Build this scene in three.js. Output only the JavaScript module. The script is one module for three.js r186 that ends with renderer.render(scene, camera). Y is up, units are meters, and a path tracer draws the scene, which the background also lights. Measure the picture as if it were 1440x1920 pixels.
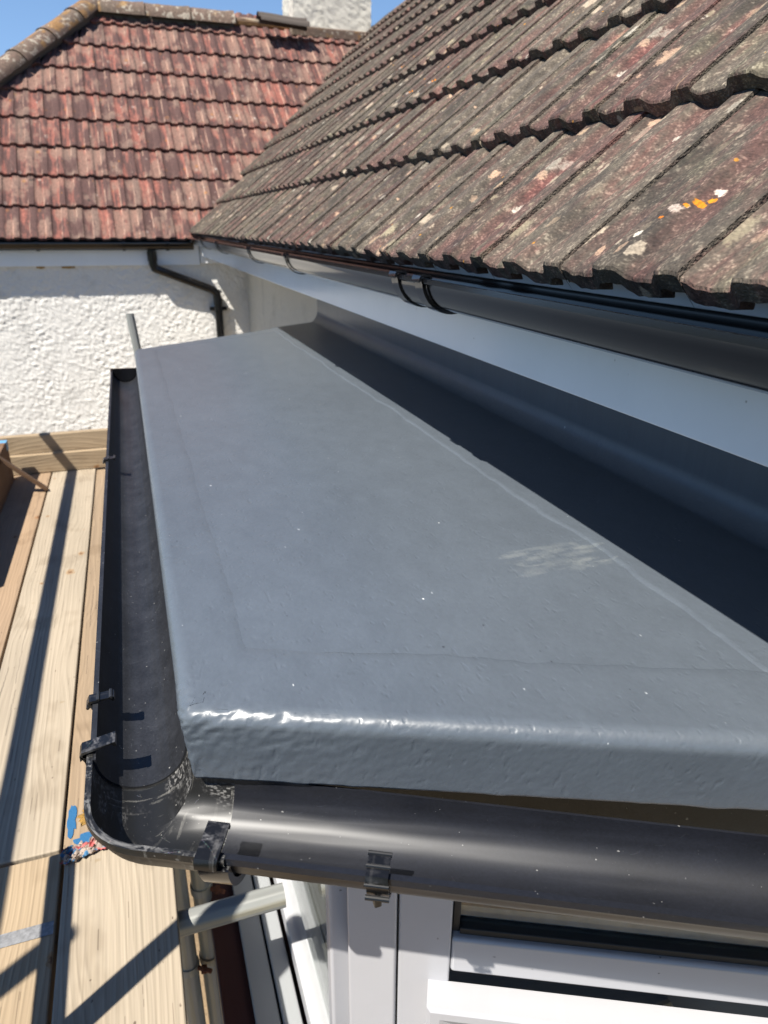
import * as THREE from 'three';
import { RoundedBoxGeometry } from 'three/addons/geometries/RoundedBoxGeometry.js';
import { ImprovedNoise } from 'three/addons/math/ImprovedNoise.js';
import { mergeGeometries, mergeVertices, toCreasedNormals } from 'three/addons/utils/BufferGeometryUtils.js';

// ------------------------------------------------------------------ camera, sky, sun, exposure
const H = 3;                                   // the camera stands 3 m above the ground; below, y is given from the camera's height
const scene = new THREE.Scene();
const camera = new THREE.PerspectiveCamera(71.6, 0.75, 0.05, 400);
camera.position.set(0, H, 0);
camera.up.set(0.117, 0.928, -0.354);
camera.lookAt(0.306, H - 0.373, -0.876);
camera.focus = 0.95; camera.userData.fStop = 7;
const SUN = new THREE.Vector3(-0.54, 1, 0.365).normalize();
{
  const w = 256, h = 128, a = new Float32Array(w * h * 4);
  for (let j = 0; j < h; j++) for (let i = 0; i < w; i++) {
    const el = ((j + 0.5) / h - 0.5) * Math.PI, az = ((i + 0.5) / w - 0.5) * 2 * Math.PI;
    const e = Math.max(0, Math.sin(el)), t = Math.pow(1 - e, 3), k = (j * w + i) * 4;
    const d = new THREE.Vector3(Math.cos(el) * Math.cos(az), Math.sin(el), Math.cos(el) * Math.sin(az));
    const g = Math.pow(Math.max(0, d.dot(SUN)), 10) * 0.16;
    a[k] = 0.022 + 0.235 * t + g; a[k + 1] = 0.070 + 0.355 * t + g; a[k + 2] = 0.205 + 0.455 * t + g; a[k + 3] = 1;
  }
  const sky = new THREE.DataTexture(a, w, h, THREE.RGBAFormat, THREE.FloatType);
  sky.mapping = THREE.EquirectangularReflectionMapping; sky.magFilter = sky.minFilter = THREE.LinearFilter; sky.needsUpdate = true;
  scene.background = sky; scene.environment = sky;
}
const sun = new THREE.DirectionalLight(new THREE.Color().setRGB(1, 0.95, 0.87), 4.9);
sun.position.copy(SUN).multiplyScalar(20).add(new THREE.Vector3(0, H - 1, -3));
sun.target.position.set(0, H - 1, -3);
sun.castShadow = true; sun.shadow.mapSize.set(4096, 4096); sun.shadow.bias = -0.0004;
Object.assign(sun.shadow.camera, { left: -8, right: 8, top: 8, bottom: -8, near: 1, far: 45 });
scene.add(sun, sun.target);
const renderer = new THREE.WebGLRenderer({ antialias: true });
renderer.toneMapping = THREE.LinearToneMapping; renderer.toneMappingExposure = 1.92;
renderer.shadowMap.enabled = true;

// ------------------------------------------------------------------ helpers
let seed = 7;
const rnd = () => { seed = (Math.imul(seed, 1664525) + 1013904223) >>> 0; return seed / 4294967296; };
const rr = (a, b) => a + (b - a) * rnd();
const V = (x, y, z) => new THREE.Vector3(x, y, z);
const clamp = (x, a = 0, b = 1) => Math.min(b, Math.max(a, x));
const mix = (a, b, t) => a + (b - a) * t;
const ss = (a, b, x) => { const t = clamp((x - a) / (b - a)); return t * t * (3 - 2 * t); };
const IN = new ImprovedNoise();
const n3 = (x, y, z) => IN.noise(x + 17.3, y + 5.7, z + 9.1);
const hash = (x, y, s) => { let h = (Math.imul(x, 374761393) + Math.imul(y, 668265263) + Math.imul(s, 1442695041)) | 0; h = Math.imul(h ^ (h >>> 13), 1274126177); return ((h ^ (h >>> 16)) >>> 0) / 4294967296; };
function vn(x, y, px, py, s) {                  // value noise that repeats after px, py cells
  const ix = Math.floor(x), iy = Math.floor(y); let fx = x - ix, fy = y - iy;
  fx = fx * fx * (3 - 2 * fx); fy = fy * fy * (3 - 2 * fy);
  const x0 = ((ix % px) + px) % px, x1 = (x0 + 1) % px, y0 = ((iy % py) + py) % py, y1 = (y0 + 1) % py;
  const a = hash(x0, y0, s), b = hash(x1, y0, s), c = hash(x0, y1, s), d = hash(x1, y1, s);
  return a + (b - a) * fx + (c - a + (a - b - c + d) * fx) * fy;
}
function fbm(u, v, fx, fy, oct, s) {
  let r = 0, a = 0.5, t = 0;
  for (let o = 0; o < oct; o++) { r += a * vn(u * fx, v * fy, fx, fy, s + o); t += a; a *= 0.55; fx *= 2; fy *= 2; }
  return r / t;
}
function tex(w, h, fn, srgb = true, after) {
  const d = new Uint8Array(w * h * 4), c = [0, 0, 0];
  for (let j = 0; j < h; j++) for (let i = 0; i < w; i++) {
    fn((i + 0.5) / w, (j + 0.5) / h, c); const k = (j * w + i) * 4;
    d[k] = clamp(c[0]) * 255; d[k + 1] = clamp(c[1]) * 255; d[k + 2] = clamp(c[2]) * 255; d[k + 3] = 255;
  }
  if (after) after(d, w, h);
  const t = new THREE.DataTexture(d, w, h); t.wrapS = t.wrapT = THREE.RepeatWrapping;
  t.magFilter = THREE.LinearFilter; t.minFilter = THREE.LinearMipmapLinearFilter; t.generateMipmaps = true;
  if (srgb) t.colorSpace = THREE.SRGBColorSpace; t.needsUpdate = true; return t;
}
function rep(t, x, y) { const c = t.clone(); c.repeat.set(x, y); c.needsUpdate = true; return c; }
const gray = (c, v) => { c[0] = c[1] = c[2] = v; };
// a blob of lichen, dust or paint with a ragged outline, stamped into a texture
function stamp(d, w, h, cx, cy, rx, ry, col, s, op = 1, ring = 0) {
  const R = 1.5;
  for (let y = Math.floor(cy - ry * R); y <= cy + ry * R; y++) for (let x = Math.floor(cx - rx * R); x <= cx + rx * R; x++) {
    const dx = (x - cx) / rx, dy = (y - cy) / ry, r = Math.hypot(dx, dy);
    if (r > R) continue;
    const n = vn(x / (rx * 0.35) + s, y / (ry * 0.35), 9999, 9999, s) * 0.7 + vn(x * 0.6, y * 0.6, 9999, 9999, s + 3) * 0.5;
    let a = ss(0.12, -0.12, r - 0.55 - n * 0.6 + 0.3);
    if (ring) a *= ss(0.25, 0.5, r);
    a *= op * (0.6 + 0.6 * vn(x * 0.45, y * 0.45, 9999, 9999, s + 9)); if (a <= 0.01) continue; a = Math.min(1, a);
    const k = ((((y % h) + h) % h) * w + (((x % w) + w) % w)) * 4;
    for (let q = 0; q < 3; q++) d[k + q] = mix(d[k + q], col[q] * 255, a);
  }
}
const std = (o) => new THREE.MeshStandardMaterial(o);
const phy = (o) => new THREE.MeshPhysicalMaterial(o);
const rgb = (r, g, b) => new THREE.Color().setRGB(r, g, b);

const bases = new Map(), names = {};
const numbered = (n) => { names[n] = (names[n] ?? -1) + 1; return names[n] ? `${n}_${String(names[n]).padStart(3, '0')}` : n; };
function thing(name, label, category, [x, y, z], group) {
  const g = new THREE.Group(); g.name = numbered(name); g.position.set(x, y + H, z); g.userData = { label, category };
  if (group) g.userData.group = group;
  bases.set(g, [x, y, z]); scene.add(g); return g;
}
function part(parent, name, geo, mat) {         // geometry in camera-height coordinates, moved to the thing's own base
  let p = parent; while (!bases.has(p)) p = p.parent;
  const [x, y, z] = bases.get(p); geo.translate(-x, -y, -z);
  const m = new THREE.Mesh(geo, mat); m.name = name; m.castShadow = m.receiveShadow = true; parent.add(m); return m;
}
function solo(name, label, category, geo, mat, [x, y, z], group) {
  geo.translate(-x, -y, -z); const m = new THREE.Mesh(geo, mat); m.name = numbered(name); m.position.set(x, y + H, z);
  m.castShadow = m.receiveShadow = true; m.userData = { label, category }; if (group) m.userData.group = group; scene.add(m); return m;
}
function structure(name, geo, mat) { geo.translate(0, H, 0); const m = new THREE.Mesh(geo, mat); m.name = name; m.castShadow = m.receiveShadow = true; m.userData = { kind: 'structure' }; scene.add(m); return m; }
function boxUV(g) {                              // uv in metres from the dominant face direction
  if (g.index) g = g.toNonIndexed();
  const p = g.attributes.position, n = g.attributes.normal, uv = new Float32Array(p.count * 2);
  for (let i = 0; i < p.count; i++) {
    const ax = Math.abs(n.getX(i)), ay = Math.abs(n.getY(i)), az = Math.abs(n.getZ(i));
    if (ay >= ax && ay >= az) { uv[2 * i] = p.getX(i); uv[2 * i + 1] = p.getZ(i); }
    else if (ax >= az) { uv[2 * i] = p.getY(i); uv[2 * i + 1] = p.getZ(i); }
    else { uv[2 * i] = p.getX(i); uv[2 * i + 1] = p.getY(i); }
  }
  g.setAttribute('uv', new THREE.BufferAttribute(uv, 2)); return g;
}
function box(x0, x1, y0, y1, z0, z1, r = 0.002) {
  const w = x1 - x0, h = y1 - y0, d = z1 - z0;
  const g = r > 0 ? new RoundedBoxGeometry(w, h, d, 2, Math.min(r, w * 0.49, h * 0.49, d * 0.49)) : new THREE.BoxGeometry(w, h, d);
  g.translate((x0 + x1) / 2, (y0 + y1) / 2, (z0 + z1) / 2); return boxUV(g);
}
function tube(a, b, r, seg = 20, wall = 0.004) {        // a hollow tube with open ends
  const L = a.distanceTo(b), pts = [[r - wall, 0], [r, 0], [r, L], [r - wall, L], [r - wall, 0]].map(p => new THREE.Vector2(...p));
  let g = toCreasedNormals(new THREE.LatheGeometry(pts, seg), 0.8);
  g.applyQuaternion(new THREE.Quaternion().setFromUnitVectors(V(0, 1, 0), b.clone().sub(a).normalize())); g.translate(a.x, a.y, a.z);
  const uv = g.attributes.uv; for (let i = 0; i < uv.count; i++) uv.setXY(i, uv.getX(i) * 0.15, uv.getY(i) * L * 0.4);
  return g;
}
// sweep a closed or open section (a sideways, b upwards) along stations {p, s}; s is the sideways unit vector
function sweep(sec, path, closed = true, crease = 0.6, caps = true) {
  const n = sec.length, pos = [], uv = [], idx = []; let L = 0;
  const per = [0]; for (let i = 1; i <= n; i++) per.push(per[i - 1] + Math.hypot(sec[i % n][0] - sec[i - 1][0], sec[i % n][1] - sec[i - 1][1]));
  const m = closed ? n + 1 : n;
  path.forEach((st, k) => {
    if (k) L += st.p.distanceTo(path[k - 1].p);
    for (let i = 0; i < m; i++) { const [a, b] = sec[i % n], o = st.at && st.at(a); if (o) pos.push(o.x, st.p.y + b, o.z); else pos.push(st.p.x + st.s.x * a, st.p.y + b, st.p.z + st.s.z * a); uv.push(per[i], L); }
  });
  for (let k = 0; k < path.length - 1; k++) for (let i = 0; i < m - 1; i++) { const a = k * m + i; idx.push(a, a + 1, a + m, a + 1, a + m + 1, a + m); }
  if (closed && caps) {
    const sh = sec.map(p => new THREE.Vector2(...p)), tr = THREE.ShapeUtils.triangulateShape(sh, []);
    for (const [k, flip] of [[0, 0], [path.length - 1, 1]]) for (const t of tr) { const [a, b, c] = t.map(i => k * m + i); flip ? idx.push(a, c, b) : idx.push(a, b, c); }
  }
  const g = new THREE.BufferGeometry(); g.setAttribute('position', new THREE.Float32BufferAttribute(pos, 3)); g.setAttribute('uv', new THREE.Float32BufferAttribute(uv, 2)); g.setIndex(idx);
  return toCreasedNormals(g, crease);
}
function gridGeo(nu, nv, fn) {                   // fn(u, v) -> [x, y, z, s, t]
  const pos = [], uv = [], idx = [];
  for (let j = 0; j <= nv; j++) for (let i = 0; i <= nu; i++) { const q = fn(i / nu, j / nv); pos.push(q[0], q[1], q[2]); uv.push(q[3], q[4]); }
  for (let j = 0; j < nv; j++) for (let i = 0; i < nu; i++) { const a = j * (nu + 1) + i; idx.push(a, a + 1, a + nu + 1, a + 1, a + nu + 2, a + nu + 1); }
  const g = new THREE.BufferGeometry(); g.setAttribute('position', new THREE.Float32BufferAttribute(pos, 3)); g.setAttribute('uv', new THREE.Float32BufferAttribute(uv, 2)); g.setIndex(idx); g.computeVertexNormals(); return g;
}
const clean = (...g) => mergeGeometries(g.map(q => { q = q.index ? q.toNonIndexed() : q; for (const k of Object.keys(q.attributes)) if (!['position', 'normal', 'uv'].includes(k)) q.deleteAttribute(k); return q; }));

// ------------------------------------------------------------------ materials
const M = {};
const grain = tex(512, 512, (u, v, c) => gray(c, 0.55 * fbm(u, v, 128, 128, 2, 3) + 0.45 * fbm(u, v, 24, 24, 3, 8)), false);
const COV = 0.233, ATL = 9 * COV;               // one tile's cover width; a tile atlas is nine tiles wide and as high
function rollCrest(u) {                          // 1 on the flat crest of a roll, 0 in the pan; u across one tile in metres
  const q = ((u % COV) + COV) % COV; const a = ss(0.068, 0.082, q) * ss(0.134, 0.118, q), b = ss(0.184, 0.198, q), d = ss(0.016, 0.0, q); return Math.max(a, b, d);
}
{
  const N = 2048, px = N / ATL;
  const col = tex(N, N, (u, v, c) => {
    const cell = Math.floor(u * 9) + 9 * Math.floor(v * 4.5), tone = hash(cell, 3, 5), tone2 = hash(cell, 8, 2);
    const cr = rollCrest(u * ATL), st = fbm(u, v, 90, 10, 4, 11), f = fbm(u, v, 16, 10, 4, 21), g = 0.6 * fbm(u, v, 900, 800, 2, 31) + 0.4 * fbm(u, v, 260, 220, 2, 35), big = fbm(u, v, 40, 26, 3, 61);
    const st2 = fbm(u, v, 200, 60, 3, 17); let red = ss(0.36, 0.66, 0.34 * st + 0.36 * f + 0.30 * st2 + (tone - 0.5) * 0.12 - cr * 0.07 + 0.022);
    let R = mix(0.372, 0.392, red), G = mix(0.336, 0.284, red), B = mix(0.290, 0.255, red);
    const pink = ss(0.56, 0.70, fbm(u, v, 60, 16, 3, 77)) * red; R += 0.09 * pink; G += 0.02 * pink; B += 0.02 * pink;
    const dk = ss(0.55, 0.75, big) * 0.22 + ss(0.60, 0.75, st) * 0.14; const k = (1 - dk) * (0.46 + 0.78 * g) * (0.92 + 0.16 * tone2);
    const ol = ss(0.55, 0.72, fbm(u, v, 22, 14, 3, 41)) * (1 - red) * 0.5; R += 0.015 * ol; G += 0.03 * ol;
    const sp = 0.10 * ss(0.60, 0.72, g);
    c[0] = R * k + sp; c[1] = G * k + sp; c[2] = B * k + sp * 0.9;
  }, true, (d, w, h) => {
    const pal = [[0.66, 0.60, 0.52], [0.72, 0.69, 0.63], [0.62, 0.53, 0.43], [0.58, 0.54, 0.44], [0.70, 0.58, 0.48], [0.50, 0.45, 0.38], [0.60, 0.55, 0.48], [0.17, 0.15, 0.14]];
    for (let i = 0; i < 1250; i++) { const r = 1.5 + Math.pow(rnd(), 2.3) * 17; stamp(d, w, h, rnd() * w, rnd() * h, r, r * rr(1, 2.2), pal[Math.floor(rnd() * 8)], 100 + i, rr(0.35, 1)); }
    for (let i = 0; i < 110; i++) { const r = 12 + rnd() * 16; stamp(d, w, h, rnd() * w, rnd() * h, r, r * rr(0.9, 1.5), pal[Math.floor(rnd() * 5)], 2500 + i, rr(0.5, 0.95)); }
    for (let i = 0; i < 60; i++) { const r = rr(3, 9); stamp(d, w, h, rnd() * w, rnd() * h, r, r * 1.1, [0.74, 0.71, 0.66], 900 + i, 0.7, 1); }
    for (let i = 0; i < 70; i++) { const r = rr(1.2, 5); stamp(d, w, h, rnd() * w, rnd() * h, r, r * 1.3, [0.72, 0.48, 0.12], 700 + i, 0.8); }
    for (let i = 0; i < 26; i++) stamp(d, w, h, rnd() * w, rnd() * h, rr(2, 4), rr(30, 80), [0.62, 0.50, 0.38], 800 + i, 0.6);
    // the window kept for the eaves tile with the orange lichen: atlas column 0, first row
    const P = (a, b) => [a * px, b * px];
    const L = [[0.135, 0.150, 13, 9, [0.80, 0.74, 0.68], 1], [0.110, 0.108, 17, 12, [0.66, 0.60, 0.55], 1], [0.098, 0.060, 9, 9, [0.80, 0.78, 0.72], 1], [0.128, 0.126, 12, 7, [0.80, 0.47, 0.03], 1], [0.137, 0.136, 8, 7, [0.85, 0.52, 0.04], 1], [0.120, 0.116, 6, 4, [0.82, 0.46, 0.04], 0.9], [0.106, 0.090, 5.5, 4, [0.78, 0.42, 0.05], 1], [0.075, 0.085, 11, 14, [0.18, 0.15, 0.15], 0.7]];
    L.forEach(([a, b, rx, ry, cc, o], i) => stamp(d, w, h, ...P(a, b), rx, ry, cc, 1500 + i, o));
  });
  M.tile = std({ map: col, bumpMap: rep(grain, 7, 7), bumpScale: 0.0032, roughness: 0.93 });
  const col2 = tex(N, N, (u, v, c) => {
    const half = Math.floor(u * 18), tone = hash(half, Math.floor(v * 4.5), 5), t2 = hash(half, Math.floor(v * 4.5), 15);
    const q = (u * 18) % 1, st = fbm(u, v, 110, 14, 3, 12), g = fbm(u, v, 400, 300, 2, 32), f = fbm(u, v, 30, 14, 3, 51);
    const pan = ss(0.10, 0.16, q) * ss(0.62, 0.52, q);
    let red = clamp(ss(0.40, 0.68, 0.5 * st + 0.5 * f + (tone - 0.5) * 0.24 + (pan - 0.5) * 0.12));
    let R = mix(0.325, 0.55, red), G = mix(0.232, 0.340, red), B = mix(0.214, 0.292, red);
    const gy = ss(0.5, 0.75, f + (t2 - 0.5) * 0.3 + 0.04) * 0.7; R = mix(R, 0.49, gy); G = mix(G, 0.41, gy); B = mix(B, 0.36, gy);
    const line = ss(0.05, 0.0, Math.abs(q - 0.60 + (st - 0.5) * 0.05)) * ss(0.42, 0.62, fbm(u, v, 60, 20, 3, 91)); R = mix(R, 0.70, line * 0.85); G = mix(G, 0.58, line * 0.85); B = mix(B, 0.50, line * 0.85);
    const k = 0.70 + 0.55 * g; c[0] = R * k; c[1] = G * k; c[2] = B * k;
  }, true, (d, w, h) => {
    const pal = [[0.70, 0.64, 0.58], [0.76, 0.73, 0.69], [0.60, 0.50, 0.42], [0.15, 0.13, 0.12], [0.70, 0.45, 0.18]];
    for (let i = 0; i < 420; i++) { const r = 2 + Math.pow(rnd(), 2.4) * 22; stamp(d, w, h, rnd() * w, rnd() * h, r, r * rr(0.8, 1.5), pal[Math.floor(rnd() * 5)], 100 + i, rr(0.3, 0.8), rnd() < 0.4 ? 1 : 0); }
  });
  M.wingTile = std({ map: col2, bumpMap: rep(grain, 7, 7), bumpScale: 0.0025, roughness: 0.92 });
  const col3 = tex(512, 512, (u, v, c) => {
    const f = fbm(u, v, 6, 6, 4, 4), g = fbm(u, v, 150, 150, 2, 7), w = ss(0.58, 0.7, fbm(u, v, 30, 30, 3, 40)), o = ss(0.62, 0.75, fbm(u, v, 8, 8, 3, 66));
    let R = mix(0.36, 0.41, f), G = mix(0.33, 0.32, f), B = 0.28; R = mix(R, 0.64, w * 0.75); G = mix(G, 0.61, w * 0.75); B = mix(B, 0.55, w * 0.75); R = mix(R, 0.56, o * 0.6); G = mix(G, 0.40, o * 0.6); B = mix(B, 0.20, o * 0.6);
    const k = 0.75 + 0.5 * g; c[0] = R * k; c[1] = G * k; c[2] = B * k;
  });
  M.ridge = std({ map: col3, bumpMap: rep(grain, 3, 3), bumpScale: 0.004, roughness: 0.95 });
  M.mortar = std({ color: rgb(0.12, 0.11, 0.09), bumpMap: rep(grain, 4, 4), bumpScale: 0.008, roughness: 1 });
}
M.felt = std({ color: rgb(0.012, 0.012, 0.012), roughness: 1 });
{
  const wall = tex(1024, 1024, (u, v, c) => { const f = fbm(u, v, 3, 3, 5, 5), g = fbm(u, v, 180, 180, 2, 6), s = ss(0.60, 0.80, fbm(u, v, 14, 10, 4, 16)); const k = 0.85 + 0.03 * f + 0.04 * (g - 0.5) - 0.05 * s; c[0] = k; c[1] = k * 0.985; c[2] = k * 0.955; });
  M.render = std({ map: rep(wall, 0.5, 0.5), bumpMap: rep(grain, 2.5, 2.5), bumpScale: 0.0035, roughness: 0.95 });
  M.oldRender = std({ map: rep(wall, 0.5, 0.5), color: rgb(0.80, 0.78, 0.72), bumpMap: rep(grain, 2.5, 2.5), bumpScale: 0.004, roughness: 0.95 });
}
{
  const specks = (d, w, h, n, big, op) => { for (let i = 0; i < n; i++) { const r = 0.55 + Math.pow(rnd(), 9) * big; stamp(d, w, h, rnd() * w, rnd() * h, r, r * rr(0.8, 1.6), [0.70, 0.69, 0.66], 40 + i, rr(0.2, 1) * op); } };
  const lines = (d, w, h, n, op, len) => { for (let i = 0; i < n; i++) { let x = rnd() * w, y = rnd() * h, a = rnd() * 6.3; const L = rr(len * 0.2, len), da = rr(-0.02, 0.02), o = rr(0.2, 1) * op; for (let t = 0; t < L; t++) { x += Math.cos(a); y += Math.sin(a); a += da; const k = ((((y | 0) % h) + h) % h * w + (((x | 0) % w) + w) % w) * 4; for (let q = 0; q < 3; q++) d[k + q] = mix(d[k + q], 200, o * (0.4 + 0.6 * rnd())); } } };
  // trough plastic with dust, swarf and scuffs lying in it
  const dirty = tex(1024, 1024, (u, v, c) => { const f = fbm(u, v, 16, 13, 5, 5), g = fbm(u, v, 200, 200, 2, 9); const k = 0.125 + 0.09 * (f - 0.4) + 0.05 * (g - 0.5); c[0] = k * 0.97; c[1] = k; c[2] = k * 1.09; }, true, (d, w, h) => { specks(d, w, h, 1500, 4, 0.8); lines(d, w, h, 60, 0.3, 60); });
  const scuffed = tex(512, 512, (u, v, c) => { const f = ss(0.42, 0.68, fbm(u, v, 9, 5, 5, 55)), g = ss(0.35, 0.75, fbm(u, v, 120, 60, 3, 19)); const k = 0.10 + 0.34 * f * g; c[0] = k; c[1] = k * 0.99; c[2] = k * 0.97; }, true, (d, w, h) => { specks(d, w, h, 700, 4, 0.8); lines(d, w, h, 50, 0.6, 50); for (let i = 0; i < 130; i++) stamp(d, w, h, rnd() * w, rnd() * h, rr(10, 60), rr(1.5, 7), [0.55, 0.54, 0.51], 900 + i, rr(0.1, 0.5)); });
  const swept = tex(1024, 1024, (u, v, c) => { const f = fbm(u, v, 6, 5, 5, 5), g = fbm(u, v, 200, 200, 2, 9); const k = 0.095 + 0.03 * (f - 0.5) + 0.03 * (g - 0.5); c[0] = k * 0.93; c[1] = k; c[2] = k * 1.25; }, true, (d, w, h) => { specks(d, w, h, 620, 4, 0.7); lines(d, w, h, 14, 0.25, 40); });
  const clear = tex(512, 512, (u, v, c) => { const k = 0.105 + 0.03 * fbm(u, v, 5, 5, 4, 5); c[0] = c[1] = k; c[2] = k * 1.05; }, true, (d, w, h) => specks(d, w, h, 60, 2, 0.5));
  M.troughDirty = phy({ map: rep(dirty, 2.2, 2.2), roughness: 0.46 });
  M.troughClean = phy({ map: rep(swept, 2.6, 2.6), roughness: 0.43 });
  M.corner = phy({ map: rep(scuffed, 4, 4), roughness: 0.42 });
  M.clip = phy({ map: rep(scuffed, 2.5, 2.5), color: rgb(0.55, 0.55, 0.58), roughness: 0.3 });
  M.black = phy({ map: rep(clear, 2, 2), color: rgb(0.40, 0.40, 0.42), roughness: 0.13 });
}
{
  // grey liquid-applied roof coating: brushed, with pimples and caught fluff
  const bump = tex(1024, 2048, (u, v, c) => { const a = fbm(u, v, 14, 70, 4, 5), b = fbm(u, v, 60, 60, 3, 9), d = ss(0.72, 0.84, fbm(u, v, 160, 320, 2, 15)); gray(c, 0.38 * a + 0.22 * b + 0.5 * d + 0.22 * fbm(u, v, 380, 1300, 1, 25)); }, false);
  const colr = tex(1024, 2048, (u, v, c) => { const f = fbm(u, v, 5, 10, 5, 7), g = fbm(u, v, 40, 80, 3, 27); const k = 0.95 + 0.07 * (f - 0.5) + 0.07 * (g - 0.5) + 0.05 * (fbm(u, v, 300, 600, 2, 37) - 0.5); c[0] = 0.340 * k; c[1] = 0.368 * k; c[2] = 0.398 * k; }, true, (d, w, h) => {
    for (let i = 0; i < 420; i++) { const r = 0.5 + Math.pow(rnd(), 8) * 2; stamp(d, w, h, rnd() * w, rnd() * h, r, r * rr(0.6, 1.3), [0.85, 0.85, 0.84], 60 + i, rr(0.4, 1)); }
    for (let i = 0; i < 60; i++) { const r = 0.6 + rnd(); stamp(d, w, h, rnd() * w, rnd() * h, r, r, [0.12, 0.12, 0.13], 360 + i, 0.8); }
    const SX0 = 0.61 / 1.2 * w, SY0 = (4.2 - 0.90) / 4.2 * h; for (let i = 0; i < 70; i++) stamp(d, w, h, SX0 + rr(-66, 62), SY0 + rr(-22, 20), rr(10, 40), rr(2, 8), [0.52, 0.53, 0.52], 500 + i, rr(0.06, 0.24));
  });
  M.coat = phy({ map: rep(colr, 1 / 1.2, 1 / 4.2), bumpMap: rep(bump, 1 / 1.2, 1 / 4.2), bumpScale: 0.0007, roughness: 0.36 });
}
M.upvc = phy({ color: rgb(0.84, 0.85, 0.86), roughness: 0.16, map: tex(512, 512, (u, v, c) => gray(c, 0.97 + 0.03 * fbm(u, v, 8, 8, 3, 12)), true, (d, w, h) => { for (let i = 0; i < 160; i++) { const r = rr(0.4, 0.9); stamp(d, w, h, rnd() * w, rnd() * h, r, r, [0.40, 0.38, 0.35], i, 0.6); } }) });
M.upvcFrame = phy({ color: rgb(0.41, 0.41, 0.425), roughness: 0.3, map: tex(512, 512, (u, v, c) => { const k = 0.97 + 0.03 * fbm(u, v, 8, 8, 3, 2); gray(c, k); }, true, (d, w, h) => { for (let i = 0; i < 70; i++) { const r = rr(0.5, 1.4); stamp(d, w, h, w * (0.1 + 0.8 * rnd()), rnd() * h, r, r, [0.25, 0.24, 0.23], i, 0.7); } }) });
M.sill = phy({ color: rgb(0.27, 0.28, 0.285), roughness: 0.4 });
M.gasket = std({ color: rgb(0.012, 0.012, 0.012), roughness: 0.6 });
M.glass = phy({ color: rgb(0.95, 0.97, 0.96), transmission: 1, thickness: 0, roughness: 0.01, ior: 1.52 });
M.maroon = phy({ color: rgb(0.050, 0.014, 0.012), roughness: 0.4 });
M.ochre = std({ color: rgb(0.30, 0.19, 0.06), roughness: 0.9 });
M.room = std({ color: rgb(0.18, 0.17, 0.155), roughness: 1 });
{
  const wood = tex(512, 2048, (u, v, c) => {
    const w = (fbm(u, v, 3, 3, 3, 5) - 0.5) * 0.22 + (fbm(u, v, 10, 6, 2, 6) - 0.5) * 0.04;
    const ring = 0.5 + 0.5 * Math.sin((u + w) * 6.2832 * 52), fib = fbm(u, v, 220, 12, 3, 9), big = fbm(u, v, 4, 5, 4, 13);
    const late = Math.pow(ring, 3) * 0.04, k = 0.97 - late - 0.13 * (fib - 0.5) - 0.14 * (big - 0.5);
    const stain = ss(0.58, 0.76, fbm(u, v, 6, 14, 4, 33)) * 0.05;
    c[0] = (0.630 - stain) * k; c[1] = (0.578 - stain * 1.02) * k; c[2] = (0.500 - stain) * k;
    if (fib > 0.80 && ring > 0.5) { c[0] *= 0.8; c[1] *= 0.78; c[2] *= 0.76; }
  }, true, (d, w, h) => {
    for (let i = 0; i < 16; i++) { const x = rnd() * w, y = rnd() * h, r = rr(5, 13); stamp(d, w, h, x, y, r * 1.6, r * 2.4, [0.56, 0.42, 0.27], 10 + i, 0.6); stamp(d, w, h, x, y, r * 0.7, r, [0.34, 0.22, 0.13], 30 + i, 0.8); }
    for (let i = 0; i < 150; i++) { const r = rr(0.7, 2.6); stamp(d, w, h, rnd() * w, rnd() * h, r, r * rr(1, 3), [0.30, 0.25, 0.20], 60 + i, 0.7); }
    for (let i = 0; i < 22; i++) { let x = rnd() * w, y = rnd() * h; const L = rr(60, 420); for (let t = 0; t < L; t++) { y += 1; x += (rnd() - 0.5) * 0.7; const k = ((((y | 0) % h)) * w + (((x | 0) % w) + w) % w) * 4; for (let q = 0; q < 3; q++) d[k + q] *= 0.55; } }
    for (let i = 0; i < 14; i++) stamp(d, w, h, rnd() * w, rnd() * h, rr(3, 12), rr(2, 8), [[0.55, 0.33, 0.20], [0.36, 0.32, 0.28], [0.50, 0.42, 0.30]][i % 3], 400 + i, 0.35);
  });
  const wb = tex(512, 1024, (u, v, c) => gray(c, 0.5 * fbm(u, v, 200, 10, 3, 9) + 0.5 * Math.pow(0.5 + 0.5 * Math.sin((u + (fbm(u, v, 3, 3, 3, 5) - 0.5) * 0.22) * 6.2832 * 34), 3)), false);
  M.wood = ['#ffffff', '#f3e0d0', '#fff4e4', '#e9dccf'].map(h => std({ map: rep(wood, 1.7, 0.42), bumpMap: rep(wb, 1.7, 0.42), bumpScale: 0.0012, roughness: 0.85, color: new THREE.Color(h) }));
  M.oldWood = std({ map: rep(wood, 2, 0.5), color: new THREE.Color('#b69a86'), bumpMap: rep(wb, 2, 0.5), bumpScale: 0.0015, roughness: 0.9 });
}
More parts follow.
